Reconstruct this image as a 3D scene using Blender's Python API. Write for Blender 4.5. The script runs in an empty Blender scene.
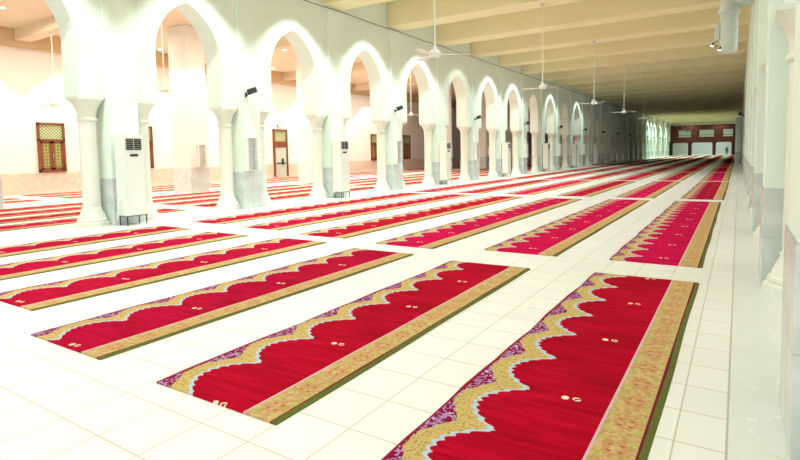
import bpy, bmesh, math, random
from mathutils import Vector, Matrix
random.seed(7)
sc = bpy.context.scene
C = sc.collection
PI = math.pi

# ------------------------------------------------------------------ materials
class NG:
    """small helper that writes maths as shader nodes"""
    def __init__(s, name):
        s.m = bpy.data.materials.new(name); s.m.use_nodes = True
        s.t = s.m.node_tree; s.t.nodes.clear()
        s.out = s.t.nodes.new('ShaderNodeOutputMaterial')
        s.b = s.t.nodes.new('ShaderNodeBsdfPrincipled')
        s.t.links.new(s.b.outputs[0], s.out.inputs[0])
    def n(s, typ, **kw):
        nd = s.t.nodes.new(typ)
        for k, v in kw.items(): setattr(nd, k, v)
        return nd
    def put(s, sock, v):
        if v is None: return
        if isinstance(v, bpy.types.NodeSocket): s.t.links.new(v, sock)
        else:
            if sock.type == 'RGBA' and len(v) == 3: v = (*v, 1)
            sock.default_value = v
    def M(s, op, a, b=None, c=None):
        nd = s.n('ShaderNodeMath', operation=op)
        s.put(nd.inputs[0], a); s.put(nd.inputs[1], b); s.put(nd.inputs[2], c)
        return nd.outputs[0]
    def add(s, a, b): return s.M('ADD', a, b)
    def sub(s, a, b): return s.M('SUBTRACT', a, b)
    def mul(s, a, b): return s.M('MULTIPLY', a, b)
    def gt(s, a, b): return s.M('GREATER_THAN', a, b)
    def lt(s, a, b): return s.M('LESS_THAN', a, b)
    def band(s, x, lo, hi): return s.mul(s.gt(x, lo), s.lt(x, hi))
    def mix(s, f, a, b, bt='MIX'):
        nd = s.n('ShaderNodeMix', data_type='RGBA', blend_type=bt)
        s.put(nd.inputs['Factor'], f)
        s.put(nd.inputs[6], a); s.put(nd.inputs[7], b)
        return nd.outputs[2]
    def coord(s, kind='Object'):
        return s.n('ShaderNodeTexCoord').outputs[kind]
    def xyz(s, v):
        nd = s.n('ShaderNodeSeparateXYZ'); s.put(nd.inputs[0], v); return nd.outputs
    def scale(s, v, sc_):
        nd = s.n('ShaderNodeMapping'); s.put(nd.inputs[0], v); nd.inputs['Scale'].default_value = sc_
        return nd.outputs[0]
    def noise(s, v, sca, det=3, rough=.55):
        nd = s.n('ShaderNodeTexNoise'); s.put(nd.inputs['Vector'], v)
        nd.inputs['Scale'].default_value = sca; nd.inputs['Detail'].default_value = det
        nd.inputs['Roughness'].default_value = rough
        return nd.outputs[0]
    def vor(s, v, sca):
        nd = s.n('ShaderNodeTexVoronoi'); s.put(nd.inputs['Vector'], v); nd.inputs['Scale'].default_value = sca
        return nd.outputs['Distance']
    def ramp(s, f, stops):
        nd = s.n('ShaderNodeValToRGB'); s.put(nd.inputs[0], f)
        e = nd.color_ramp.elements
        while len(e) < len(stops): e.new(.5)
        for el, (p, c) in zip(e, stops): el.position = p; el.color = (*c, 1)
        return nd.outputs[0]
    def bump(s, h, st, dist=.01):
        nd = s.n('ShaderNodeBump'); s.put(nd.inputs['Height'], h)
        nd.inputs['Strength'].default_value = st; nd.inputs['Distance'].default_value = dist
        s.t.links.new(nd.outputs[0], s.b.inputs['Normal'])
    def done(s, col, rough=.6, spec=.5, metal=0, coat=0):
        s.put(s.b.inputs['Base Color'], col); s.put(s.b.inputs['Roughness'], rough)
        s.b.inputs['Specular IOR Level'].default_value = spec
        s.b.inputs['Metallic'].default_value = metal
        s.b.inputs['Coat Weight'].default_value = coat
        return s.m

def plain(name, col, rough=.6, spec=.5, var=.05, sca=6, metal=0):
    g = NG(name)
    n = g.noise(g.coord(), sca)
    c = g.mix(n, tuple(max(0, x*(1-var)) for x in col), tuple(min(1, x*(1+var)) for x in col))
    return g.done(c, rough, spec, metal)

def marble(name, base, vein, sca=2.2, rough=.3, amt=.6, tile=None):
    g = NG(name); v = g.coord()
    n = g.noise(v, sca, 6, .65)
    ridge = g.M('ABSOLUTE', g.sub(n, .5))
    veinf = g.M('SUBTRACT', 1.0, g.M('MINIMUM', g.mul(ridge, 9.0), 1.0))
    cloud = g.noise(v, sca*.7, 3)
    c = g.mix(g.mul(cloud, .9), base, tuple((a*.55+b*.45) for a, b in zip(base, vein)))
    c = g.mix(g.mul(veinf, amt), c, vein)
    if tile:
        x, y, z = g.xyz(v)
        j = g.gt(g.M('FRACT', g.add(g.M('DIVIDE', z, tile), 100.0)), .985)
        c = g.mix(g.mul(j, .6), c, tuple(q*.55 for q in base))
    return g.done(c, rough, .5)

def lamp_mat(name, col, st):
    g = NG(name)
    g.b.inputs['Emission Color'].default_value = (*col, 1)
    g.b.inputs['Emission Strength'].default_value = st
    return g.done(col, .4)

PLASTER = plain('white_plaster', (.83, .93, .84), .75, .25, .02, 1.5)
PLASTER_WARM = plain('warm_white_plaster', (.88, .85, .78), .75, .25, .02, 1.5)
COLUMN = marble('cream_marble', (.84, .87, .78), (.74, .76, .66), 3, .35, .25)
DADO = marble('grey_marble', (.74, .79, .77), (.52, .58, .57), 1.7, .22, .55, .56)
DADO_ROSE = marble('rose_marble', (.84, .74, .62), (.66, .48, .34), 2.4, .4, .5)
CEIL = plain('cream_ceiling', (.87, .79, .50), .8, .2, .04, .8)
CEIL_AISLE = plain('peach_ceiling', (.80, .69, .50), .8, .2, .03, .8)
TANBEAM = plain('tan_beam', (.62, .46, .26), .8, .2, .05, .8)
WHITEMETAL = plain('white_enamel', (.82, .85, .80), .35, .5, .02, 4)
GREY = plain('pale_grey_plastic', (.55, .60, .55), .5, .5, .03, 4)
BLACK = plain('black_plastic', (.02, .02, .022), .5, .5, .1, 6)
DARKMETAL = plain('dark_steel', (.05, .06, .06), .45, .5, .1, 6)
DUCT = plain('galvanised_duct', (.62, .70, .64), .38, .5, .06, 9, .25)
WOOD = plain('brown_timber', (.20, .065, .022), .5, .4, .3, 5)
REDWOOD = plain('red_brown_timber', (.11, .022, .010), .5, .4, .3, 1.2)
DARKWOOD = plain('dark_brown_timber', (.045, .010, .008), .5, .4, .3, 1.2)
SHELFWHITE = plain('white_laminate', (.84, .86, .82), .4, .4, .02, 4)
DOORLEAF = plain('pale_green_door', (.50, .60, .52), .5, .4, .04, 4)
CHROME = plain('grey_chrome', (.6, .6, .6), .25, .5, .03, 4, .9)
GLOW = lamp_mat('lamp_glass', (1, .96, .86), 9)
SKIN = plain('skin', (.35, .2, .13), .6, .4, .05)
CLOTH = plain('dark_cloth', (.025, .025, .035), .9, .2, .2)

def floor_mat():
    g = NG('cream_tile'); v = g.coord()
    x, y, z = g.xyz(v)
    T = .405
    fx = g.M('FRACT', g.add(g.M('DIVIDE', g.add(x, 3.1), T), 200.0))
    fy = g.M('FRACT', g.add(g.M('DIVIDE', g.sub(y, 1.53), T), 200.0))
    w = .011
    line = g.M('MAXIMUM', g.M('MAXIMUM', g.lt(fx, w), g.gt(fx, 1-w)), g.M('MAXIMUM', g.lt(fy, w), g.gt(fy, 1-w)))
    strip = g.lt(g.M('ABSOLUTE', g.sub(x, -.02)), .006)
    right = g.gt(x, -.02)
    # one grey level per tile
    ix = g.M('FLOOR', g.add(g.M('DIVIDE', g.add(x, 3.1), T), 200.0))
    iy = g.M('FLOOR', g.add(g.M('DIVIDE', g.sub(y, 1.53), T), 200.0))
    cmb = g.n('ShaderNodeCombineXYZ'); g.put(cmb.inputs[0], ix); g.put(cmb.inputs[1], iy)
    wn = g.n('ShaderNodeTexWhiteNoise'); g.put(wn.inputs['Vector'], cmb.outputs[0])
    c = g.mix(wn.outputs[0], (.82, .82, .78), (.87, .87, .84))
    c = g.mix(g.mul(g.noise(v, 2.5, 5), .35), c, (.77, .76, .70))
    c = g.mix(g.mul(line, .8), c, (.50, .40, .27))
    marb = g.mix(g.noise(v, 1.6, 6, .65), (.82, .84, .79), (.68, .71, .66))
    white = g.mul(g.gt(g.noise(v, 9, 5, .7), .60), g.mul(g.lt(y, 6.0), g.gt(g.noise(v, 1.1, 2), .46)))
    marb = g.mix(g.mul(white, .8), marb, (.90, .90, .87))
    mj = g.lt(g.M('FRACT', g.add(g.M('DIVIDE', y, .81), 200.0)), .012)
    marb = g.mix(g.mul(mj, .3), marb, (.55, .53, .42))
    c = g.mix(right, c, marb)
    c = g.mix(g.mul(strip, .8), c, (.42, .38, .28))
    r = g.add(.26, g.mul(g.noise(v, 3, 3), .16))
    g.bump(g.mul(line, -1.0), .25, .004)
    return g.done(c, r, .45)
FLOOR = floor_mat()

P = .61            # pitch of the niches along a rug
def rug_mat(name, red, red2):
    g = NG(name); v = g.coord(); x, y, z = g.xyz(v)
    fr = g.M('FRACT', g.add(g.M('DIVIDE', y, P), 50.0))
    s = g.M('MULTIPLY', g.M('ABSOLUTE', g.sub(fr, .5)), 2.0)             # 1 at a tip, 0 in a niche
    sc1 = g.M('ABSOLUTE', g.M('SINE', g.mul(s, 4.5*PI)))
    inner = g.add(.195, g.mul(g.M('POWER', s, 2.1), .235))
    inner = g.sub(inner, g.mul(sc1, .026))
    ragged = g.mul(g.sub(g.noise(v, 24, 2), .5), .02)
    inner = g.add(inner, ragged)
    blue0 = g.sub(inner, g.add(.026, g.mul(s, .02)))
    outer = g.add(.024, g.mul(g.M('SMOOTH_MAX', g.sub(s, .28), 0.0, .05), .185))
    outer = g.add(outer, g.mul(g.M('ABSOLUTE', g.M('SINE', g.mul(s, 3*PI))), .010))
    # red pile: streaks across the rug
    st = g.noise(g.scale(v, (1.0, 9.0, 1.0)), 1.6, 4, .6)
    st2 = g.noise(g.scale(v, (.6, 2.0, 1.0)), 1.3, 2, .5)
    col = g.mix(g.ramp(st, [(.35, (0, 0, 0)), (.68, (1, 1, 1))]), red, red2)
    col = g.mix(g.mul(g.ramp(st2, [(.42, (0, 0, 0)), (.62, (1, 1, 1))]), .35), col, tuple(c*.62 for c in red))
    # pairs of small cream motifs in the field
    f2 = g.M('FRACT', g.add(g.M('DIVIDE', y, 2*P), 50.0))
    dy = g.mul(g.sub(f2, .5), 2*P)
    def spot(cx, cy, rx, ry):
        a = g.M('DIVIDE', g.sub(x, cx), rx); b = g.M('DIVIDE', g.sub(dy, cy), ry)
        return g.add(g.mul(a, a), g.mul(b, b))
    d1 = spot(.635, -.005, .024, .026); d2 = spot(.705, .005, .026, .026)
    ring = g.mul(g.lt(d2, 1.0), g.gt(d2, .22))
    gap = g.gt(g.M('ABSOLUTE', g.sub(g.sub(x, .705), dy)), .008)
    mot = g.M('MAXIMUM', g.lt(d1, 1.0), g.mul(ring, gap))
    col = g.mix(mot, col, (.83, .68, .50))
    # gold band with small olive specks
    gold = g.mix(g.ramp(g.vor(v, 42), [(.25, (1, 1, 1)), (.42, (0, 0, 0))]), (.54, .38, .13), (.28, .23, .06))
    gold = g.mix(g.mul(g.gt(g.noise(v, 60, 2), .56), .6), gold, (.62, .47, .21))
    bl = g.mix(g.noise(v, 30, 2), (.36, .46, .58), (.52, .58, .64))
    # purple ground with lavender scrolls
    nn = g.noise(v, 19, 3, .55)
    scroll = g.lt(g.M('ABSOLUTE', g.sub(nn, .5)), .03)
    pur = g.mix(scroll, (.24, .006, .06), (.40, .30, .52))
    pur = g.mix(g.gt(g.noise(v, 30, 1), .66), pur, (.58, .50, .66))
    col = g.mix(g.mul(g.lt(x, inner), g.gt(x, blue0)), col, bl)
    col = g.mix(g.lt(x, blue0), col, gold)
    col = g.mix(g.lt(x, outer), col, pur)
    col = g.mix(g.lt(x, .020), col, (.26, .012, .03))
    # floral border
    by = g.M('FRACT', g.add(g.M('DIVIDE', y, .305), 50.0))
    bw = g.mul(g.M('SINE', g.mul(by, 2*PI)), .05)
    bn = g.noise(v, 34, 3, .6)
    bord = g.mix(g.ramp(bn, [(.42, (0, 0, 0)), (.6, (1, 1, 1))]), (.46, .27, .10), (.58, .42, .20))
    bord = g.mix(g.mul(g.lt(g.vor(v, 24), .20), .75), bord, (.62, .24, .15))
    bx = g.sub(x, 1.022)
    ra = g.mul(bx, 13.0); rb = g.mul(g.sub(by, .5), 3.4)
    rr = g.M('SQRT', g.add(g.mul(ra, ra), g.mul(rb, rb)))
    petal = g.band(rr, .55, .85)
    bord = g.mix(g.mul(petal, g.mul(g.gt(bn, .5), .8)), bord, (.55, .22, .12))
    rim = g.gt(g.M('ABSOLUTE', bx), .072)
    ax = g.sub(g.M('ABSOLUTE', bx), .082)
    def curl(c0):
        cy = g.mul(g.sub(by, c0), .305); d = g.M('SQRT', g.add(g.mul(ax, ax), g.mul(cy, cy)))
        return g.mul(g.lt(d, .024), g.gt(d, .008))
    leaf, leaf2 = curl(.22), curl(.80)
    dash = g.mul(g.lt(g.M('ABSOLUTE', g.sub(g.M('ABSOLUTE', bx), .03)), .012), g.lt(g.M('ABSOLUTE', g.sub(g.M('ABSOLUTE', g.sub(by, .5)), .11)), .028))
    bord = g.mix(g.mul(dash, .8), bord, (.40, .07, .05))
    bord = g.mix(g.mul(g.M('MAXIMUM', leaf, leaf2), .75), bord, (.40, .44, .09))
    col = g.mix(g.gt(x, .905), col, bord)
    col = g.mix(g.band(x, .896, .912), col, (.62, .42, .46))
    col = g.mix(g.gt(x, 1.128), col, (.17, .02, .03))
    h = g.add(g.noise(v, 160, 2), g.mul(st, .4))
    g.bump(h, .35, .006)
    g.b.inputs['Sheen Weight'].default_value = 0
    g.b.inputs['Sheen Roughness'].default_value = .5
    return g.done(col, .95, .04)
RUG = {'deep red': rug_mat('deep_red_rug', (.32, .001, .010), (.53, .003, .030)),  # tone shifts between rugs put light and pile direction into the colour
       'crimson': rug_mat('crimson_rug', (.34, .001, .018), (.52, .003, .050)),
       'rose red': rug_mat('rose_red_rug', (.46, .001, .040), (.64, .005, .095))}
BIND = plain('green_binding', (.12, .135, .03), .9, .1, .2, 30)

def lattice_mat():
    g = NG('green_lattice_glass'); v = g.coord(); x, y, z = g.xyz(v)
    a = g.M('FRACT', g.add(g.M('DIVIDE', y, .13), 20.0)); b = g.M('FRACT', g.add(g.M('DIVIDE', z, .16), 20.0))
    bars = g.M('MAXIMUM', g.lt(a, .22), g.lt(b, .2))
    dia = g.lt(g.add(g.M('ABSOLUTE', g.sub(a, .6)), g.M('ABSOLUTE', g.sub(b, .6))), .22)
    c = g.mix(g.noise(v, 5), (.10, .17, .03), (.30, .36, .09))
    c = g.mix(dia, c, (.52, .58, .26))
    c = g.mix(bars, c, (.30, .18, .05))
    return g.done(c, .25, .5)
LATTICE = lattice_mat()
def transom_mat():
    g = NG('pale_green_lattice_glass'); v = g.coord(); x, y, z = g.xyz(v)
    a = g.M('FRACT', g.add(g.M('DIVIDE', g.add(y, z), .15), 20.0)); b = g.M('FRACT', g.add(g.M('DIVIDE', g.sub(y, z), .15), 20.0))
    bars = g.M('MAXIMUM', g.lt(a, .25), g.lt(b, .25))
    c = g.mix(bars, (.55, .62, .36), (.12, .19, .05))
    return g.done(c, .25, .5)
TRANSOM = transom_mat()

# ------------------------------------------------------------------ mesh helpers
def bx(bm, x0, x1, y0, y1, z0, z1, bev=0):
    r = bmesh.ops.create_cube(bm, size=1)
    vs = r['verts']
    bmesh.ops.scale(bm, vec=(x1-x0, y1-y0, z1-z0), verts=vs)
    bmesh.ops.translate(bm, vec=((x0+x1)/2, (y0+y1)/2, (z0+z1)/2), verts=vs)
    if bev:
        es = list({e for v in vs for e in v.link_edges})
        bmesh.ops.bevel(bm, geom=es, offset=bev, segments=2, affect='EDGES', profile=.6)
def lathe(bm, prof, n=20, cx=0, cy=0, caps=True):
    rings = []
    for r, z in prof:
        rings.append([bm.verts.new((cx+r*math.cos(2*PI*k/n), cy+r*math.sin(2*PI*k/n), z)) for k in range(n)])
    for a, b in zip(rings, rings[1:]):
        for k in range(n):
            bm.faces.new((a[k], a[(k+1) % n], b[(k+1) % n], b[k]))
    if caps:
        bm.faces.new(rings[0][::-1]); bm.faces.new(rings[-1])
def tube(bm, p, q, r, n=10, r2=None):
    p, q = Vector(p), Vector(q); d = q-p
    m = d.to_track_quat('Z', 'Y').to_matrix().to_4x4(); m.translation = (p+q)/2
    bmesh.ops.create_cone(bm, cap_ends=True, segments=n, radius1=r, radius2=r if r2 is None else r2, depth=d.length, matrix=m)
def obj(name, bm, mat, parent=None, smooth=None, loc=None):
    bmesh.ops.recalc_face_normals(bm, faces=bm.faces)
    me = bpy.data.meshes.new(name); bm.to_mesh(me); bm.free()
    me.materials.append(mat)
    if smooth is not None:
        for p in me.polygons: p.use_smooth = True
        me.set_sharp_from_angle(angle=math.radians(smooth))
    o = bpy.data.objects.new(name, me); C.objects.link(o)
    if loc: o.location = loc
    if parent: o.parent = parent
    return o
def box(name, mat, parent, *a, bev=0):
    bm = bmesh.new(); bx(bm, *a, bev=bev); return obj(name, bm, mat, parent)
def tag(o, label, cat, group=None):
    o['label'] = label; o['category'] = cat
    if group: o['group'] = group
    return o
def thing(name, label, cat, loc=(0, 0, 0), group=None, rz=0):
    o = bpy.data.objects.new(name, None); C.objects.link(o)
    o.empty_display_size = .2; o.location = loc; o.rotation_euler = (0, 0, rz)
    return tag(o, label, cat, group)
def struct(o):
    o['kind'] = 'structure'; return o
def dup(root, loc, label, group=None, rz=None):
    r = root.copy(); C.objects.link(r); r.location = loc
    if rz is not None: r.rotation_euler = (0, 0, rz)
    r['label'] = label
    if group: r['group'] = group
    for ch in list(root.children):
        c = ch.copy(); C.objects.link(c); c.parent = r
        for gch in list(ch.children):
            d = gch.copy(); C.objects.link(d); d.parent = c
    return r
ORD = ['', 'first', 'second', 'third', 'fourth', 'fifth', 'sixth', 'seventh', 'eighth', 'ninth', 'tenth', 'eleventh', 'twelfth',
       'thirteenth', 'fourteenth', 'fifteenth', 'sixteenth', 'seventeenth', 'eighteenth', 'nineteenth', 'twentieth', 'twenty-first',
       'twenty-second', 'twenty-third', 'twenty-fourth', 'twenty-fifth', 'twenty-sixth', 'twenty-seventh', 'twenty-eighth', 'twenty-ninth', 'thirtieth', 'thirty-first', 'thirty-second']
def nth(k): return ORD[k] if k != 1 else 'nearest'

# ------------------------------------------------------------------ layout
PITCH = 4.15
LY = lambda k: 7.33 if k == 1 else 7.2 + PITCH*(k-1)          # centre of the k-th left pier
RY = lambda k: 3.62 + PITCH*(k-1)         # centre of the k-th right pier
NL, NR = 30, 31
YEND = 131.0
ZB, ZC = 7.0, 8.0                         # underside of the beams, of the ceiling
ZI = 3.05                                 # underside of the arch blocks

# floor, ceiling, walls
struct(box('floor', FLOOR, None, -28.3, 9, -6, 152, -.2, 0))
struct(box('ceiling', CEIL, None, -13.6, 9, -6, 152, ZC, ZC+.2))
struct(box('ceiling_aisle', CEIL_AISLE, None, -28.3, -13.6, -6, 152, 7.5, ZC+.2))
bm = bmesh.new(); bx(bm, -28.3, -28, -6, 152, 0, 7.5)
struct(obj('wall_left', bm, PLASTER_WARM))
struct(box('trim_1', TANBEAM, None, -28, -27.45, -6, 152, 6.78, 7.5))
struct(box('trim_2', DADO_ROSE, None, -28, -27.96, -6, 152, 0, 1.0))
struct(box('wall_right_added', PLASTER, None, 9, 9.3, 58, 152.3, 0, ZC))  # unseen wall, added to keep daylight out of the far half
struct(box('wall_back', PLASTER, None, -28.3, 9, 152, 152.3, 0, ZC))

def arcade(name, xf, xb, centers, y0, y1, ztop, half=.99):
    """a long wall resting on arch blocks, pierced by one pointed arch per bay"""
    bm = bmesh.new()
    zs, zap = 4.35, 5.82
    def arch(ya, yb):
        a = (yb-ya)/2; h = zap-zs; R = (a*a+h*h)/(2*a); pts = [(ya, ZI)]
        th = math.asin(h/R)
        for i in range(11):
            t = th*i/10; pts.append((ya+R-R*math.cos(t), zs+R*math.sin(t)))
        right = [(ya+yb-y, z) for y, z in pts[:-1]][::-1]
        return pts + right
    prof = [(y0, ZI)]
    ops = []
    for c, d in zip(centers, centers[1:]):
        a = arch(c+half, d-half); ops.append(a)
    # fill between arches column by column so that every face is planar and simple
    ys = [y0]
    for x in (xf, xb):
        cur = y0
        for a in ops:
            ya, yb = a[0][0], a[-1][0]
            q = [(cur, ZI), (ya, ZI), (ya, ztop), (cur, ztop)]
            bm.faces.new([bm.verts.new((x, y, z)) for y, z in q])
            for (p, r) in zip(a, a[1:]):
                if abs(p[0]-r[0]) < 1e-6: continue
                bm.faces.new([bm.verts.new((x, y, z)) for y, z in (p, r, (r[0], ztop), (p[0], ztop))])
            cur = yb
        bm.faces.new([bm.verts.new((x, y, z)) for y, z in [(cur, ZI), (y1, ZI), (y1, ztop), (cur, ztop)]])
    cur = y0
    for a in ops:
        for p, r in zip(a, a[1:]):
            bm.faces.new([bm.verts.new((x, y, z)) for x, (y, z) in ((xf, p), (xb, p), (xb, r), (xf, r))])
        bm.faces.new([bm.verts.new((x, y, ZI)) for x, y in ((xf, cur), (xb, cur), (xb, a[0][0]), (xf, a[0][0]))])
        cur = a[-1][0]
    bm.faces.new([bm.verts.new((x, y, ZI)) for x, y in ((xf, cur), (xb, cur), (xb, y1), (xf, y1))])
    for y in (y0, y1):
        bm.faces.new([bm.verts.new((x, y, z)) for x, z in ((xf, ZI), (xb, ZI), (xb, ztop), (xf, ztop))])
    bmesh.ops.remove_doubles(bm, verts=bm.verts, dist=1e-4)
    return struct(obj(name, bm, PLASTER))
XLF, XLB = -12.78, -13.42
XRF, XRB = .37, 1.01
arcade('wall_arcade_left', XLF, XLB, [LY(k) for k in range(0, NL+2)], 1.9, 134, ZC)
arcade('wall_arcade_right', XRF, XRB, [RY(k) for k in range(0, NR+2)], -2.0, 138, ZC)

# ------------------------------------------------------------------ columns and piers
def clampy(bm, lim=.262):
    for v in bm.verts: v.co.y = min(v.co.y, lim)
    return bm
def column_proto(label, group):
    # the side towards its pier (+y) is flattened where base and capital meet the pier
    t = thing('column', label, 'column', (0, 0, 0), group)
    bm = bmesh.new(); lathe(bm, [(.200, .44), (.197, 1.2), (.192, 2.0), (.188, 2.5)], 24)
    obj('shaft', clampy(bm), COLUMN, t, 40)
    bm = bmesh.new()
    lathe(bm, [(.37, 0), (.37, .09), (.35, .11)], 8)
    lathe(bm, [(.325, .11), (.335, .14), (.325, .17), (.295, .19), (.285, .24), (.255, .31), (.225, .37), (.214, .40), (.222, .42), (.21, .44), (.201, .45)], 24)
    obj('base', clampy(bm), COLUMN, t, 35)
    # capital: a round neck that flares into the square block above
    bm = bmesh.new()
    lathe(bm, [(.188, 2.49), (.215, 2.51), (.226, 2.54), (.215, 2.57), (.192, 2.585)], 24)
    n = 24; rings = []
    for i in range(9):
        f = i/8; z = 2.58+.42*f; g = f**2.3
        ring = []
        for k in range(n):
            th = 2*PI*(k+.5)/n
            c, s = math.cos(th), math.sin(th); m = max(abs(c), abs(s))
            sq = .315/m
            r = .192*(1-g)+sq*g
            if i in (3, 4): r += .014*math.cos(8*th)
            ring.append(bm.verts.new((r*c, r*s, z)))
        rings.append(ring)
    for a, b in zip(rings, rings[1:]):
        for k in range(n): bm.faces.new((a[k], a[(k+1) % n], b[(k+1) % n], b[k]))
    bm.faces.new(rings[-1]); bm.faces.new(rings[0][::-1])
    bx(bm, -.318, .318, -.318, .318, 3.0, 3.049)
    obj('capital', clampy(bm), COLUMN, t, 40)
    return t

def pier_proto(label, side, group):
    """side +1: the nave lies on +x"""
    t = thing('pier', label, 'pier', (0, 0, 0), group)
    f, b = (.10, -.70) if side > 0 else (-.10, .70)          # x relative to the wall face
    x0, x1 = min(f, b), max(f, b)
    box('shaft', PLASTER, t, x0, x1, -.37, .37, 1.12, ZI-.001)
    box('marble_dado', DADO, t, x0-.02, x1+.02, -.39, .39, 0, 1.12, bev=.008)
    # shallow pilaster that runs up the wall to the beams
    xa, xb = (0.001, f) if side > 0 else (f, -.001)
    box('pilaster', PLASTER, t, xa, xb, -.37, .37, ZI-.001, ZB-.01)
    return t

cp = column_proto('c', 'columns of the left arcade')
pl = pier_proto('p', 1, 'piers of the left arcade')
XCL = -13.1; XCR = .625
def numlabel(k): return nth(k)
first = True
for k in range(1, NL+1):
    desc = f'white pier with grey marble foot, {nth(k)} pier of the long left arcade'
    if k == 1: pl.location = (XLF, LY(k), 0); pl['label'] = desc
    else: dup(pl, (XLF, LY(k), 0), desc)
    for dy, w in ((-.665, 'near'), (.665, 'far')):
        desc = f'round cream marble column on the {w} side of the {nth(k)} left arcade pier'
        if first: cp.location = (XCL, LY(k)+dy, 0); cp['label'] = desc; first = False
        else: dup(cp, (XCL, LY(k)+dy, 0), desc, rz=0 if dy < 0 else PI)
pr = pier_proto('p', -1, 'piers of the right arcade')
for k in range(1, NR+1):
    desc = f'white pier with grey marble foot, {nth(k)} pier of the right arcade'
    if k == 1: pr.location = (XRF, RY(k), 0); pr['label'] = desc
    else: dup(pr, (XRF, RY(k), 0), desc)
    for dy, w in ((-.665, 'near'), (.665, 'far')):
        if k > 8 and w == 'far': continue
        dup(cp, (XCR, RY(k)+dy, 0), f'round cream marble column on the {w} side of the {nth(k)} right arcade pier', 'columns of the right arcade', rz=0 if dy < 0 else PI)

# ------------------------------------------------------------------ beams
bm = bmesh.new(); bx(bm, XLF+.002, XRF-.002, -.5, .5, ZB, ZC-.001, bev=.03)
beam = tag(obj('ceiling_beam', bm, CEIL), 'b', 'beam', 'cream beams across the ceiling')
for k in range(0, NL+4):
    lab = f'deep cream ceiling beam over the {nth(k)} left pier' if 1 <= k <= NL else ('deep cream ceiling beam nearest the camera' if k == 0 else f'cream ceiling beam beyond the far gallery, {nth(k-NL)} there')
    o = beam if k == 0 else beam.copy()
    if k: C.objects.link(o)
    o.location = (0, LY(k), 0); o['label'] = lab

# thin dark cable under the beam ends
cu = bpy.data.meshes.new('cable')
bm = bmesh.new(); prev = None
for i in range(0, 101):
    y = 8+i*.9; z = 6.94-.03*abs(math.sin(i*.7))-.05*(i/100)
    p = (XLF+.1135, y, z)
    if prev: tube(bm, prev, p, .014, 6)
    prev = p
tag(obj('cable', bm, DARKMETAL), 'thin dark cable running along the top of the left arcade wall', 'cable')

# ------------------------------------------------------------------ air conditioners, shelves, speakers
ac = thing('air_conditioner', 'a', 'air conditioner', (0, 0, 0), 'tall floor-standing air conditioners by the left arcade')
bm = bmesh.new(); bx(bm, -.06, .34, -.255, .255, .23, 2.16, bev=.012)
obj('cabinet', bm, WHITEMETAL, ac)
gr = box('vent_grille', BLACK, ac, .336, .346, -.20, .20, 1.80, 2.07)
bm = bmesh.new()
for i in range(5): bx(bm, .345, .356, -.195, .195, 1.83+.05*i, 1.836+.05*i)
for y in (-.2, -.005, .19): bx(bm, .345, .356, y, y+.01, 1.80, 2.07)
obj('louvre', bm, GREY, gr)
box('control_panel', BLACK, ac, .338, .346, -.10, .10, 1.645, 1.705)
bm = bmesh.new(); bx(bm, .338, .345, -.235, .235, .30, 1.35, bev=.004); bx(bm, .338, .344, -.235, .235, 1.37, 1.60, bev=.003)
obj('front_panel', bm, WHITEMETAL, ac)
bm = bmesh.new()
for z in (.205, ): bx(bm, .0, .345, -.26, .26, .215, .23)
st = obj('stand', bm, DARKMETAL, ac)
for x in (.015, .325):
    for y in (-.25, .228):
        box('leg', DARKMETAL, ac, x, x+.022, y, y+.022, 0, .216)
bm = bmesh.new()
pts = [(.12, -.256, .62), (.12, -.31, .5), (.1, -.32, .26), (.05, -.31, .16), (.03, -.30, .3)]
for p, q in zip(pts, pts[1:]): tube(bm, p, q, .014, 8)
obj('drain_hose', bm, WHITEMETAL, ac)
n_ac = 0
for k in range(1, NL, 2):
    if k > 15: break
    lab = f'tall white floor-standing air conditioner against the {nth(k)} left pier'
    loc = (XLF+.24, LY(k)+(-.19 if k > 1 else -.08), 0)
    if k == 1: ac.location = loc; ac['label'] = lab
    else: dup(ac, loc, lab)

def shelf_proto():
    t = thing('book_shelf', 's', 'shelf', (0, 0, 0), 'small white book shelves on the piers')
    bm = bmesh.new()
    bx(bm, .0, .02, -.19, .19, 0, 1.02)
    bx(bm, .02, .20, -.19, -.17, 0, 1.02); bx(bm, .02, .20, .17, .19, 0, 1.02)
    obj('case', bm, SHELFWHITE, t)
    for z in (0, .33, .66, 1.0): box('shelf_board', SHELFWHITE, t, .02, .20, -.17, .17, z, z+.02)
    return t
sh = shelf_proto()
fs = True
for k in range(2, 17, 2):
    lab = f'small white open book shelf on the {nth(k)} left pier'
    loc = (XLF+.102, LY(k)-.15, 1.15)
    if fs: sh.location = loc; sh['label'] = lab; fs = False
    else: dup(sh, loc, lab)

sp = thing('loudspeaker', 's', 'speaker', (0, 0, 0), 'black speakers on brackets along the arcades')
bm = bmesh.new()
bx(bm, -.09, .09, -.125, .125, -.08, .08, bev=.012)
bmesh.ops.rotate(bm, cent=(0, 0, 0), matrix=Matrix.Rotation(math.radians(18), 3, 'X') @ Matrix.Rotation(math.radians(-12), 3, 'Y'), verts=bm.verts)
bmesh.ops.translate(bm, vec=(.24, 0, .05), verts=bm.verts)
obj('cabinet', bm, BLACK, sp)
bm = bmesh.new(); tube(bm, (.025, -.05, -.10), (.2, -.05, .0), .022, 8); tube(bm, (.031, -.05, -.12), (.031, -.05, .02), .03, 8)
obj('bracket', bm, BLACK, sp)
fs = True
for k in range(2, NL, 2):
    lab = f'black loudspeaker on a short bracket above the {nth(k)} left pier'
    loc = (XLF+.1005, LY(k)-.14, 3.52)
    if fs: sp.location = loc; sp['label'] = lab; fs = False
    else: dup(sp, loc, lab)
dup(sp, (XRF-.1005, RY(10), 3.7), 'black loudspeaker hanging on the right arcade far down the hall', rz=PI)

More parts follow.
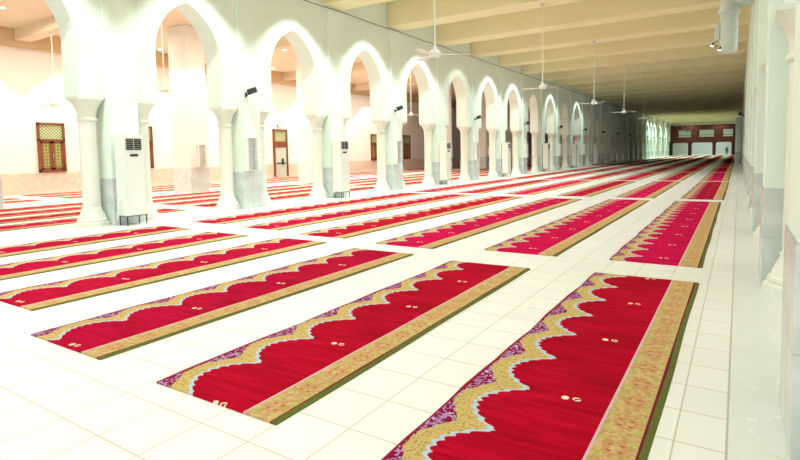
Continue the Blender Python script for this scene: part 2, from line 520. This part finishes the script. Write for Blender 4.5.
# ------------------------------------------------------------------ ceiling fans
def fan_proto():
    t = thing('ceiling_fan', 'f', 'ceiling fan', (0, 0, 0), 'white ceiling fans on long rods')
    bm = bmesh.new(); lathe(bm, [(.02, -.07), (.05, -.06), (.085, -.01), (.09, 0)], 16)
    obj('canopy', bm, GREY, t, 40)
    bm = bmesh.new(); tube(bm, (0, 0, -2.95), (0, 0, -.05), .019, 10)
    obj('rod', bm, WHITEMETAL, t, 40)
    bm = bmesh.new(); lathe(bm, [(.03, -2.86), (.05, -2.88), (.05, -2.93), (.12, -2.95), (.14, -3.0), (.14, -3.06), (.11, -3.1), (.03, -3.115)], 20)
    obj('motor', bm, WHITEMETAL, t, 40)
    for i in range(3):
        bm = bmesh.new()
        bx(bm, .11, .28, -.025, .025, -3.055, -3.045)
        bx(bm, .24, .84, -.075, .075, -3.056, -3.044, bev=.004)
        bmesh.ops.rotate(bm, cent=(0, 0, -3.05), matrix=Matrix.Rotation(math.radians(9), 3, 'X'), verts=bm.verts)
        bmesh.ops.rotate(bm, cent=(0, 0, 0), matrix=Matrix.Rotation(2*PI*i/3+.55, 3, 'Z'), verts=bm.verts)
        obj('blade', bm, WHITEMETAL, t)
    return t
fan = fan_proto()
for i in range(11):
    k = 2+2*i
    lab = f'white ceiling fan on a long rod over the nave, {nth(i+1)} from the camera'
    loc = (-6.2, LY(k), ZB)
    if i == 0: fan.location = loc; fan['label'] = lab
    else: dup(fan, loc, lab, rz=.4*i)
# ------------------------------------------------------------------ side aisle: pillars, beams, fans, windows, door
XP = -21.45
def pillar_proto():
    t = thing('square_pillar', 'p', 'pillar', (0, 0, 0), 'square white pillars in the side aisle')
    box('shaft', PLASTER_WARM, t, -.62, .62, -.5, .5, 1.12, 7.49)
    box('marble_dado', DADO, t, -.64, .64, -.52, .52, 0, 1.12, bev=.008)
    return t
pil = pillar_proto()
pys = [7.2, 15.5, 23.8, 32.1, 40.4, 48.7, 57.0]
for i, y in enumerate(pys):
    lab = f'square white pillar with grey marble foot in the left side aisle, {nth(i+1)} of its row'
    if i == 0: pil.location = (XP, y, 0); pil['label'] = lab
    else: dup(pil, (XP, y, 0), lab)
    dup(sh, (XP+.622, y+.02, 1.15), f'small white open book shelf on the {nth(i+1)} square aisle pillar')
afs = [(-17.0, 11.35), (-24.8, 11.35), (-17.0, 19.65), (-24.8, 19.65), (-17.0, 27.95), (-24.8, 27.95)]
for i, (x, y) in enumerate(afs):
    dup(fan, (x, y, 7.0 if x > -20 else 7.0), f'white ceiling fan in the side aisle, {nth(i//2+1)} one {"near the arcade" if x > -20 else "near the outer wall"}', rz=.3+.5*i)
# rods of the aisle fans reach a short drop box
bm = bmesh.new(); bx(bm, -20.83, XLB-.002, -.3, .3, ZB, 7.499)
ab = tag(obj('aisle_beam', bm, CEIL_AISLE), 'x', 'beam', 'short beams across the side aisle')
bm = bmesh.new(); bx(bm, -27.45, -20.83, -.3, .3, ZB, 7.499)
for i, y in enumerate([11.35, 19.65, 27.95, 36.25]):
    o = ab if i == 0 else ab.copy()
    if i: C.objects.link(o)
    o.location = (0, y, 0); o['label'] = f'pale beam across the side aisle ceiling, {nth(i+1)} from the camera near the arcade'
ab2 = tag(obj('aisle_beam', bm, CEIL_AISLE), 'x', 'beam', 'short beams across the side aisle')
for i, y in enumerate([11.35, 19.65, 27.95, 36.25]):
    o = ab2 if i == 0 else ab2.copy()
    if i: C.objects.link(o)
    o.location = (0, y, 0); o['label'] = f'pale beam across the side aisle ceiling, {nth(i+1)} from the camera near the outer wall'

XW = -28.0
def window(idx, y, dark=False):
    o = bpy.data.objects.new(f'window_{idx}', None); C.objects.link(o); o.location = (XW, y, 0); struct(o)
    w, z0, z1, zm = .6, 1.02, 3.38, 2.55
    bm = bmesh.new()
    bx(bm, 0, .12, -w, -w+.09, z0, z1); bx(bm, 0, .12, w-.09, w, z0, z1)
    bx(bm, 0, .12, -w, w, z0, z0+.1); bx(bm, 0, .12, -w, w, z1-.1, z1); bx(bm, 0, .12, -w, w, zm-.05, zm+.05)
    obj('window_frame', bm, WOOD, o)
    box('transom_pane', TRANSOM, o, .02, .05, -w+.09, w-.09, zm+.05, z1-.1)
    for s in (-1, 1):
        ya, yb = (-w+.09, -.005) if s < 0 else (.005, w-.09)
        bm = bmesh.new()
        bx(bm, .03, .09, ya, ya+.1, z0+.1, zm-.05); bx(bm, .03, .09, yb-.1, yb, z0+.1, zm-.05)
        bx(bm, .03, .09, ya, yb, z0+.1, z0+.2); bx(bm, .03, .09, ya, yb, zm-.15, zm-.05)
        sa = obj('casement', bm, WOOD, o)
        box('pane', LATTICE, sa, .04, .06, ya+.1, yb-.1, z0+.2, zm-.15)
    bm = bmesh.new(); bx(bm, .09, .12, .02, .045, 1.75, 1.9); obj('window_handle', bm, CHROME, o)
wi = 1
for y in (12.5, 17.13, 34.0, 39.5, 45.0):
    window(wi, y); wi += 1
d = bpy.data.objects.new('door_1', None); C.objects.link(d); d.location = (XW, 27.65, 0); struct(d)
bm = bmesh.new()
bx(bm, 0, .14, -.68, -.56, 0, 3.5); bx(bm, 0, .14, .56, .68, 0, 3.5); bx(bm, 0, .14, -.68, .68, 3.38, 3.5); bx(bm, 0, .14, -.56, .56, 2.2, 2.62)
obj('door_frame', bm, WOOD, d)
box('transom_pane', TRANSOM, d, .03, .06, -.56, .56, 2.62, 3.38)
box('door_leaf', DOORLEAF, d, .03, .09, -.54, .54, .12, 2.2)
bm = bmesh.new(); bx(bm, .09, .13, -.42, .42, 1.02, 1.10); bx(bm, .09, .16, .06, .2, .95, 1.4)
obj('push_bar', bm, BLACK, d)
for i in range(1):
    t = thing('door_step', 'brown step in front of the door in the outer aisle wall', 'step', (XW, 27.65, 0))
    box('tread', DADO_ROSE, t, .05, .24, -.9, .9, .05, .1); box('riser', DADO_ROSE, t, .05, .22, -.9, .9, 0, .05)
ex = thing('exit_sign_lamp', 'small lamp on the wall above the aisle door', 'lamp', (XW, 27.65, 3.72))
box('housing', WOOD, ex, 0, .08, -.22, .22, -.06, .1); box('lens', WHITEMETAL, ex, .08, .10, -.18, .18, -.04, .08)

# ------------------------------------------------------------------ duct at the right
t = thing('hanging_duct', 'round galvanised duct hanging by the right arcade under the ceiling', 'duct', (-.30, 17.3, 0))
bm = bmesh.new(); lathe(bm, [(.12, 4.17), (.18, 4.20), (.215, 4.28), (.22, 4.4), (.22, 8.0)], 24)
obj('drop_pipe', bm, DUCT, t, 40)
bm = bmesh.new(); lathe(bm, [(.21, 5.22), (.27, 5.24), (.27, 5.34), (.21, 5.36)], 24)
tube(bm, (0, 0, 5.62), (.667, 0, 5.62), .22, 20)
obj('branch_pipe', bm, DUCT, t, 40)
bm = bmesh.new()
for z in (4.75, 5.1): lathe(bm, [(.215, z), (.232, z+.005), (.232, z+.03), (.215, z+.035)], 24)
obj('seam_ring', bm, DUCT, t, 40)
bm = bmesh.new(); bx(bm, -.33, -.205, -.1, .1, 4.55, 5.0, bev=.015); obj('damper_box', bm, DUCT, t)
fl = thing('spot_lamp', 'small lit twin spot lamp on the lower end of the hanging duct', 'lamp', (-.64, 16.98, 4.40))
bm = bmesh.new(); tube(bm, (.09, .06, .1), (0, 0, .03), .012, 8); tube(bm, (.07, .06, .0), (.05, 0, -.06), .012, 8); obj('arm', bm, DARKMETAL, fl)
for x, z in ((0, 0), (.17, -.13)):
    bm = bmesh.new(); tube(bm, (x-.0, 0, z+.05), (x-.03, -.03, z-.03), .02, 12, .035); hd = obj('lamp_head', bm, DARKMETAL, fl)
    bm = bmesh.new(); tube(bm, (x-.03, -.03, z-.031), (x-.033, -.033, z-.04), .033, 12); obj('lens', bm, GLOW, hd)

# ------------------------------------------------------------------ far end: timber gallery, pale projecting pier, person
gy = 131.0
g = thing('timber_gallery', 'red-brown timber gallery with square openings across the far end of the hall', 'gallery', (0, gy, 0))
posts = [(-13.5, -12.3), (-9.3, -8.6), (-4.7, -4.1), (-1.25, -.65)]
for a, b in posts: box('post', DARKWOOD, g, a, b, 0, .6, 0, 2.75)
bm = bmesh.new(); bx(bm, -13.6, -.6, -.05, .7, 2.75, 3.95)
# rounded haunches where the posts meet the rail
for (a, b), s in ((posts[0], (1,)), (posts[1], (-1, 1)), (posts[2], (-1, 1)), (posts[3], (-1,))):
    pass
for x, sg in ((-12.3, 1), (-9.3, -1), (-8.6, 1), (-4.7, -1), (-4.1, 1), (-1.25, -1)):
    ring = [(x, 2.76), (x, 2.35)]
    for i in range(6):
        th = PI/2*i/5; ring.append((x+sg*.45*(1-math.cos(th)), 2.35+.41*math.sin(th)))
    vs0 = [bm.verts.new((p[0], 0, p[1])) for p in ring]; vs1 = [bm.verts.new((p[0], .6, p[1])) for p in ring]
    bm.faces.new(vs0); bm.faces.new(vs1[::-1])
    for i in range(len(ring)):
        j = (i+1) % len(ring); bm.faces.new((vs0[i], vs0[j], vs1[j], vs1[i]))
obj('lower_rail', bm, REDWOOD, g)
for a, b in ((-13.6, -11.3), (-8.65, -7.3), (-4.35, -2.95), (-.95, -.6)): box('upper_panel', REDWOOD, g, a, b, 0, .6, 3.95, 5.45)
box('top_rail', REDWOOD, g, -13.6, -.6, -.05, .7, 5.45, 6.4)
box('cornice_board', DARKWOOD, g, -13.6, -.6, -.15, .8, 6.4, 6.55)
for a, b in ((-11.3, -8.65), (-7.3, -4.35), (-2.95, -.95)):
    bm = bmesh.new(); bx(bm, a, b, .25, .33, 4.32, 4.40); bx(bm, a, a+.12, .2, .35, 3.95, 5.45); bx(bm, b-.12, b, .2, .35, 3.95, 5.45)
    obj('window_surround', bm, DARKWOOD, g)
box('gallery_floor', DARKWOOD, g, -13.6, -.6, .7, 4.5, 3.3, 3.6)
t = thing('projecting_pier', 'wide pale green pier standing out from the right arcade far down the hall', 'pier', (0, 62, 0))
box('shaft', PLASTER, t, -.29, .16, -.4, .4, 1.1, 4.4); box('marble_dado', DADO, t, -.31, .18, -.42, .42, 0, 1.1); box('cap', PLASTER, t, -.33, .18, -.44, .44, 4.4, 4.55)

def person(loc):
    t = thing('person', 'person in dark clothes standing in the nave near the far timber gallery', 'person', loc, rz=.5)
    V = [(0, 0, .95), (0, 0, 1.15), (0, -.01, 1.38), (0, 0, 1.5), (0, -.01, 1.57), (0, -.03, 1.68), (0, -.03, 1.76),
         (-.10, 0, .9), (-.11, -.03, .5), (-.12, .02, .08), (-.12, -.13, .035),
         (.10, 0, .9), (.12, .08, .5), (.13, .12, .08), (.13, -.02, .035),
         (-.2, 0, 1.42), (-.25, .03, 1.14), (-.25, -.08, .9), (-.25, -.12, .82),
         (.2, 0, 1.42), (.25, .04, 1.14), (.26, -.06, .9), (.26, -.1, .82)]
    R = [.15, .13, .15, .08, .055, .085, .07, .095, .065, .045, .04, .095, .065, .045, .04, .06, .045, .034, .03, .06, .045, .034, .03]
    E_ = [(0, 1), (1, 2), (2, 3), (3, 4), (4, 5), (5, 6), (0, 7), (7, 8), (8, 9), (9, 10), (0, 11), (11, 12), (12, 13), (13, 14), (2, 15), (15, 16), (16, 17), (17, 18), (2, 19), (19, 20), (20, 21), (21, 22)]
    me = bpy.data.meshes.new('body'); me.from_pydata(V, E_, []); me.update()
    o = bpy.data.objects.new('body', me); C.objects.link(o); o.parent = t
    sk = o.modifiers.new('skin', 'SKIN'); su = o.modifiers.new('sub', 'SUBSURF'); su.levels = su.render_levels = 1
    for i, r in enumerate(R): me.skin_vertices[0].data[i].radius = (r, r*.8)
    me.skin_vertices[0].data[0].use_root = True
    me.materials.append(CLOTH)
    bm = bmesh.new(); bmesh.ops.create_icosphere(bm, subdivisions=2, radius=.1, matrix=Matrix.Translation((0, -.02, 1.72)))
    for v in bm.verts: v.co.z = max(v.co.z, 1.66 if v.co.y > -.06 else 1.73)
    obj('hair', bm, BLACK, t, 60)
    bm = bmesh.new(); bmesh.ops.create_icosphere(bm, subdivisions=2, radius=.075, matrix=Matrix.Translation((0, -.055, 1.655)))
    bx(bm, -.012, .012, -.145, -.12, 1.63, 1.665, bev=.003)
    obj('face', bm, SKIN, t, 60)
    return t
person((-1.95, 123, 0))

# ------------------------------------------------------------------ prayer rugs
W = 1.18
def rug_proto(L, phase, tone, seed):
    rnd = random.Random(seed)
    ph = [rnd.uniform(0, 6) for _ in range(4)]
    bm = bmesh.new()
    n = max(12, int(L/.25)); cols = [0, .3, .6, .9, 1.145]
    top = []
    for j in range(n+1):
        y = phase+L*j/n; t = y*1.0
        wl = .008*math.sin(t*3.1+ph[0])+.006*math.sin(t*7.3+ph[1]); wr = .005*math.sin(t*2.2+ph[2])
        row = []
        for i, x in enumerate(cols):
            f = i/4
            xx = x+wl*(1-f)*(1-f)+wr*f*f
            z = .013+.0015*math.sin(t*5+ph[3]+i*1.3)
            row.append(bm.verts.new((xx, y, z)))
        top.append(row)
    for a, b in zip(top, top[1:]):
        for i in range(4): bm.faces.new((a[i], a[i+1], b[i+1], b[i]))
    edge = [e for e in bm.edges if len(e.link_faces) == 1]
    ext = bmesh.ops.extrude_edge_only(bm, edges=edge)
    for v in [g_ for g_ in ext['geom'] if isinstance(g_, bmesh.types.BMVert)]: v.co.z = 0.0005
    root = obj('prayer_rug', bm, RUG[tone], None, 50)
    bm = bmesh.new(); rows = []
    for j in range(n+1):
        y = phase+L*j/n; wr = .005*math.sin(y*2.2+ph[2])
        rows.append([bm.verts.new((1.143+wr, y, .0135)), bm.verts.new((1.162+wr, y, .0145)), bm.verts.new((1.182+wr, y, .001)), bm.verts.new((1.143+wr, y, .001))])
    for a, b in zip(rows, rows[1:]):
        for i in range(4): bm.faces.new((a[i], a[(i+1) % 4], b[(i+1) % 4], b[i]))
    bm.faces.new(rows[0]); bm.faces.new(rows[-1][::-1])
    obj('edge_binding', bm, BIND, root, 50)
    root['category'] = 'rug'
    return root
LANES = [-.95, -2.86, -4.84, -6.87, -8.87, -10.85]
G1 = 'red prayer rugs laid in the nave'
lane_name = lambda i: f'{nth(i+1)} lane from the right' if i else 'rightmost lane'
# nearest row: shorter rugs, each with its own length
near = [(1.90, 7.06), (2.13, 6.88), (2.15, 7.04), (2.52, 7.30), (2.4, 7.22), (2.4, 7.34)]
tones1 = ['deep red', 'deep red', 'crimson', 'crimson', 'crimson', 'crimson']
tips1 = [2.73, 2.74, 2.82, 3.22, 2.8, 2.7]
for i, (x, (a, b)) in enumerate(zip(LANES, near)):
    phase = (a-tips1[i]) % P
    r = rug_proto(b-a, phase, tones1[i], i)
    r.location = (x-W/2, a-phase, 0)
    r['label'] = f'{tones1[i]} prayer rug with gold border, nearest rug of the {lane_name(i)}'; r['group'] = G1
    r.rotation_euler = (0, 0, [0, .012, .004, 0, 0, 0][i])
protos = {tn: rug_proto(9.95, .17, tn, 30+q) for q, tn in enumerate(RUG)}
used = set()
offs = [.08*1.6, .02*1.6, -.16*1.6, -.04*1.6, .11*1.6, .3]
def place(tone, x, y, label, group, rz=0):
    p = protos[tone]
    if tone not in used:
        used.add(tone); r = p
    else:
        r = p.copy(); C.objects.link(r)
        for ch in list(p.children):
            c = ch.copy(); C.objects.link(c); c.parent = r
    r.location = (x-W/2, y-.17, 0); r.rotation_euler = (0, 0, rz); r['label'] = label; r['group'] = group
for j in range(1, 12):
    y = 7.88 if j == 1 else 18.72+10.72*(j-2)
    if y + 9.95 > 130: break
    for i, x in enumerate(LANES):
        tone = ['rose red', 'rose red', 'rose red', 'crimson', 'crimson', 'crimson'][i] if j == 1 else ['crimson', 'rose red'][(i+j) % 2]
        if j == 1 and i == 3: tone = 'deep red'
        rr = random.Random(i*31+j)
        yy = y+(offs[i] if j == 1 else rr.uniform(-.08, .08))
        place(tone, x+rr.uniform(-.02, .02), yy, f'{tone} prayer rug with gold border, {nth(j+1)} rug of the {lane_name(i)}', G1, rr.uniform(-.002, .002))
AL = [-14.62, -16.35, -18.1, -19.85, -23.6, -25.4, -27.1]
G2 = 'red prayer rugs laid in the side aisle'
for j, y in enumerate([0.0, 10.9, 21.6, 32.3, 43.0, 53.7]):
    for i, x in enumerate(AL):
        rr = random.Random(i*17+j+99)
        tone = ['rose red', 'crimson'][(i+j) % 2]
        place(tone, x+rr.uniform(-.03, .03), y+rr.uniform(-.08, .08), f'{tone} prayer rug in the side aisle, {nth(j+1)} of the {nth(i+1)} lane behind the arcade', G2)

# ------------------------------------------------------------------ lamps
def spot(name, loc, energy, col, ang, blend=.2, target=None, rad=.06):
    l = bpy.data.lights.new(name, 'SPOT'); l.energy = energy; l.color = col; l.spot_size = math.radians(ang); l.spot_blend = blend; l.shadow_soft_size = rad
    o = bpy.data.objects.new(name, l); C.objects.link(o); o.location = loc
    return o
def disc(name, loc, energy, col, size=.3, spread=170):
    l = bpy.data.lights.new(name, 'AREA'); l.shape = 'DISK'; l.size = size; l.energy = energy; l.color = col; l.spread = math.radians(spread)
    o = bpy.data.objects.new(name, l); C.objects.link(o); o.location = loc
    return o
dl = thing('downlight', 'd', 'ceiling light', (0, 0, 0), 'recessed round downlights')
bm = bmesh.new(); lathe(bm, [(.11, -.03), (.15, -.03), (.16, -.002), (.11, -.002)], 20, caps=False); obj('trim_ring', bm, WHITEMETAL, dl, 40)
bm = bmesh.new(); lathe(bm, [(.11, -.022), (.11, -.004)], 20); obj('lens', bm, GLOW, dl, 40)
dl_first = [True]
def downlight(x, y, z, label, group):
    if dl_first[0]:
        dl_first[0] = False; dl.location = (x, y, z); dl['label'] = label; dl['group'] = group
    else: dup(dl, (x, y, z), label, group)
COOL = (.78, 1.0, .93); WHITE = (.90, .985, 1.0); WARM = (1, .90, .78)
GREEN = (.72, 1.0, .84)
K_WASH = [0, 1, 2, 3, 4, 5, 6, 7, 9, 11, 22, 23, 24, 26, 28]
for k in K_WASH:
    y = LY(k)+PITCH/2
    e = 1750 if k < 12 else 3600
    if k == 5: e *= .35
    spot('wall_wash_lamp', (XLF+1.5, y, ZC-.05), e, COOL if k < 12 else GREEN, 82, .3)
    downlight(XLF+1.5, y, ZC, f'round recessed ceiling lamp over the {nth(k+1) if k else "leftmost"} arch of the left arcade', 'round ceiling lamps over the left arches')
for k in list(range(-2, 8)) + [24, 26, 28, 30, 32, 34]:
    y = LY(k)+PITCH/2
    for x in (-8.8, -3.4):
        far = k > 20
        disc('nave_fill_lamp', (x, y, ZC-.06), 118 if not far else (255 if k < 32 else 330), WHITE if not far or k > 32 else GREEN, .3, 122)  # unseen fill lamps, added to light the nave and the far end
        downlight(x, y, ZC, 'added round fill lamp between two beams over the nave', 'added fill lamps over the nave')
for j in range(0, 8):
    y = 9.3+PITCH*j
    for x in (-17.0, -24.0):
        disc('aisle_lamp', (x-.0, y, 7.44), 300, WARM, .26)
        downlight(x, y, 7.5, f'round warm ceiling lamp in the side aisle, {nth(j+1)} from the camera {"near the arcade" if x > -20 else "near the outer wall"}', 'round ceiling lamps in the side aisle')
    spot('aisle_wash_lamp', (-26.6, y, 7.4), 1200, (1, .95, .88), 84, .15)
    downlight(-26.6, y, 7.5, f'round ceiling lamp close to the outer aisle wall, {nth(j+1)} from the camera', 'round ceiling lamps by the outer wall')

for i, y in enumerate(pys[:4]):
    for (px, py_, where) in ((XP, y-2.0, 'in front of'), (XP+2.1, y, 'beside')):
        spot('pillar_wash_lamp', (px, py_, 7.44), 650, (1, .97, .92), 80, .2)
        downlight(px, py_, 7.5, f'round ceiling lamp {where} the {nth(i+1)} square aisle pillar', 'round ceiling lamps by the square pillars')
# world: pale daylight beyond the open ends and the right side
w = bpy.data.worlds.new('World'); sc.world = w; w.use_nodes = True
bg = w.node_tree.nodes['Background']; bg.inputs[0].default_value = (.97, 1, 1, 1); bg.inputs[1].default_value = 2.4

# ------------------------------------------------------------------ camera
cam = bpy.data.cameras.new('Camera'); co = bpy.data.objects.new('Camera', cam); C.objects.link(co); sc.camera = co
f, pit, yaw, roll, py = 528.054, .069095, .570109, -.018556, 190.0
fw = Vector((-math.sin(yaw)*math.cos(pit), math.cos(yaw)*math.cos(pit), -math.sin(pit)))
r0 = Vector((math.cos(yaw), math.sin(yaw), 0)); u0 = r0.cross(fw)
r = r0*math.cos(roll)+u0*math.sin(roll); u = -r0*math.sin(roll)+u0*math.cos(roll)
m = Matrix((r, u, -fw)).transposed().to_4x4(); m.translation = (0, 0, 1.6)
co.matrix_world = m
cam.sensor_width = 36; cam.lens = f*36/800
cam.shift_y = (py-230)/800
cam.clip_start = .05; cam.clip_end = 400

sc.view_settings.view_transform = 'Standard'; sc.view_settings.look = 'None'
sc.view_settings.exposure = -.88; sc.view_settings.gamma = 1; sc.view_settings.use_curve_mapping = False
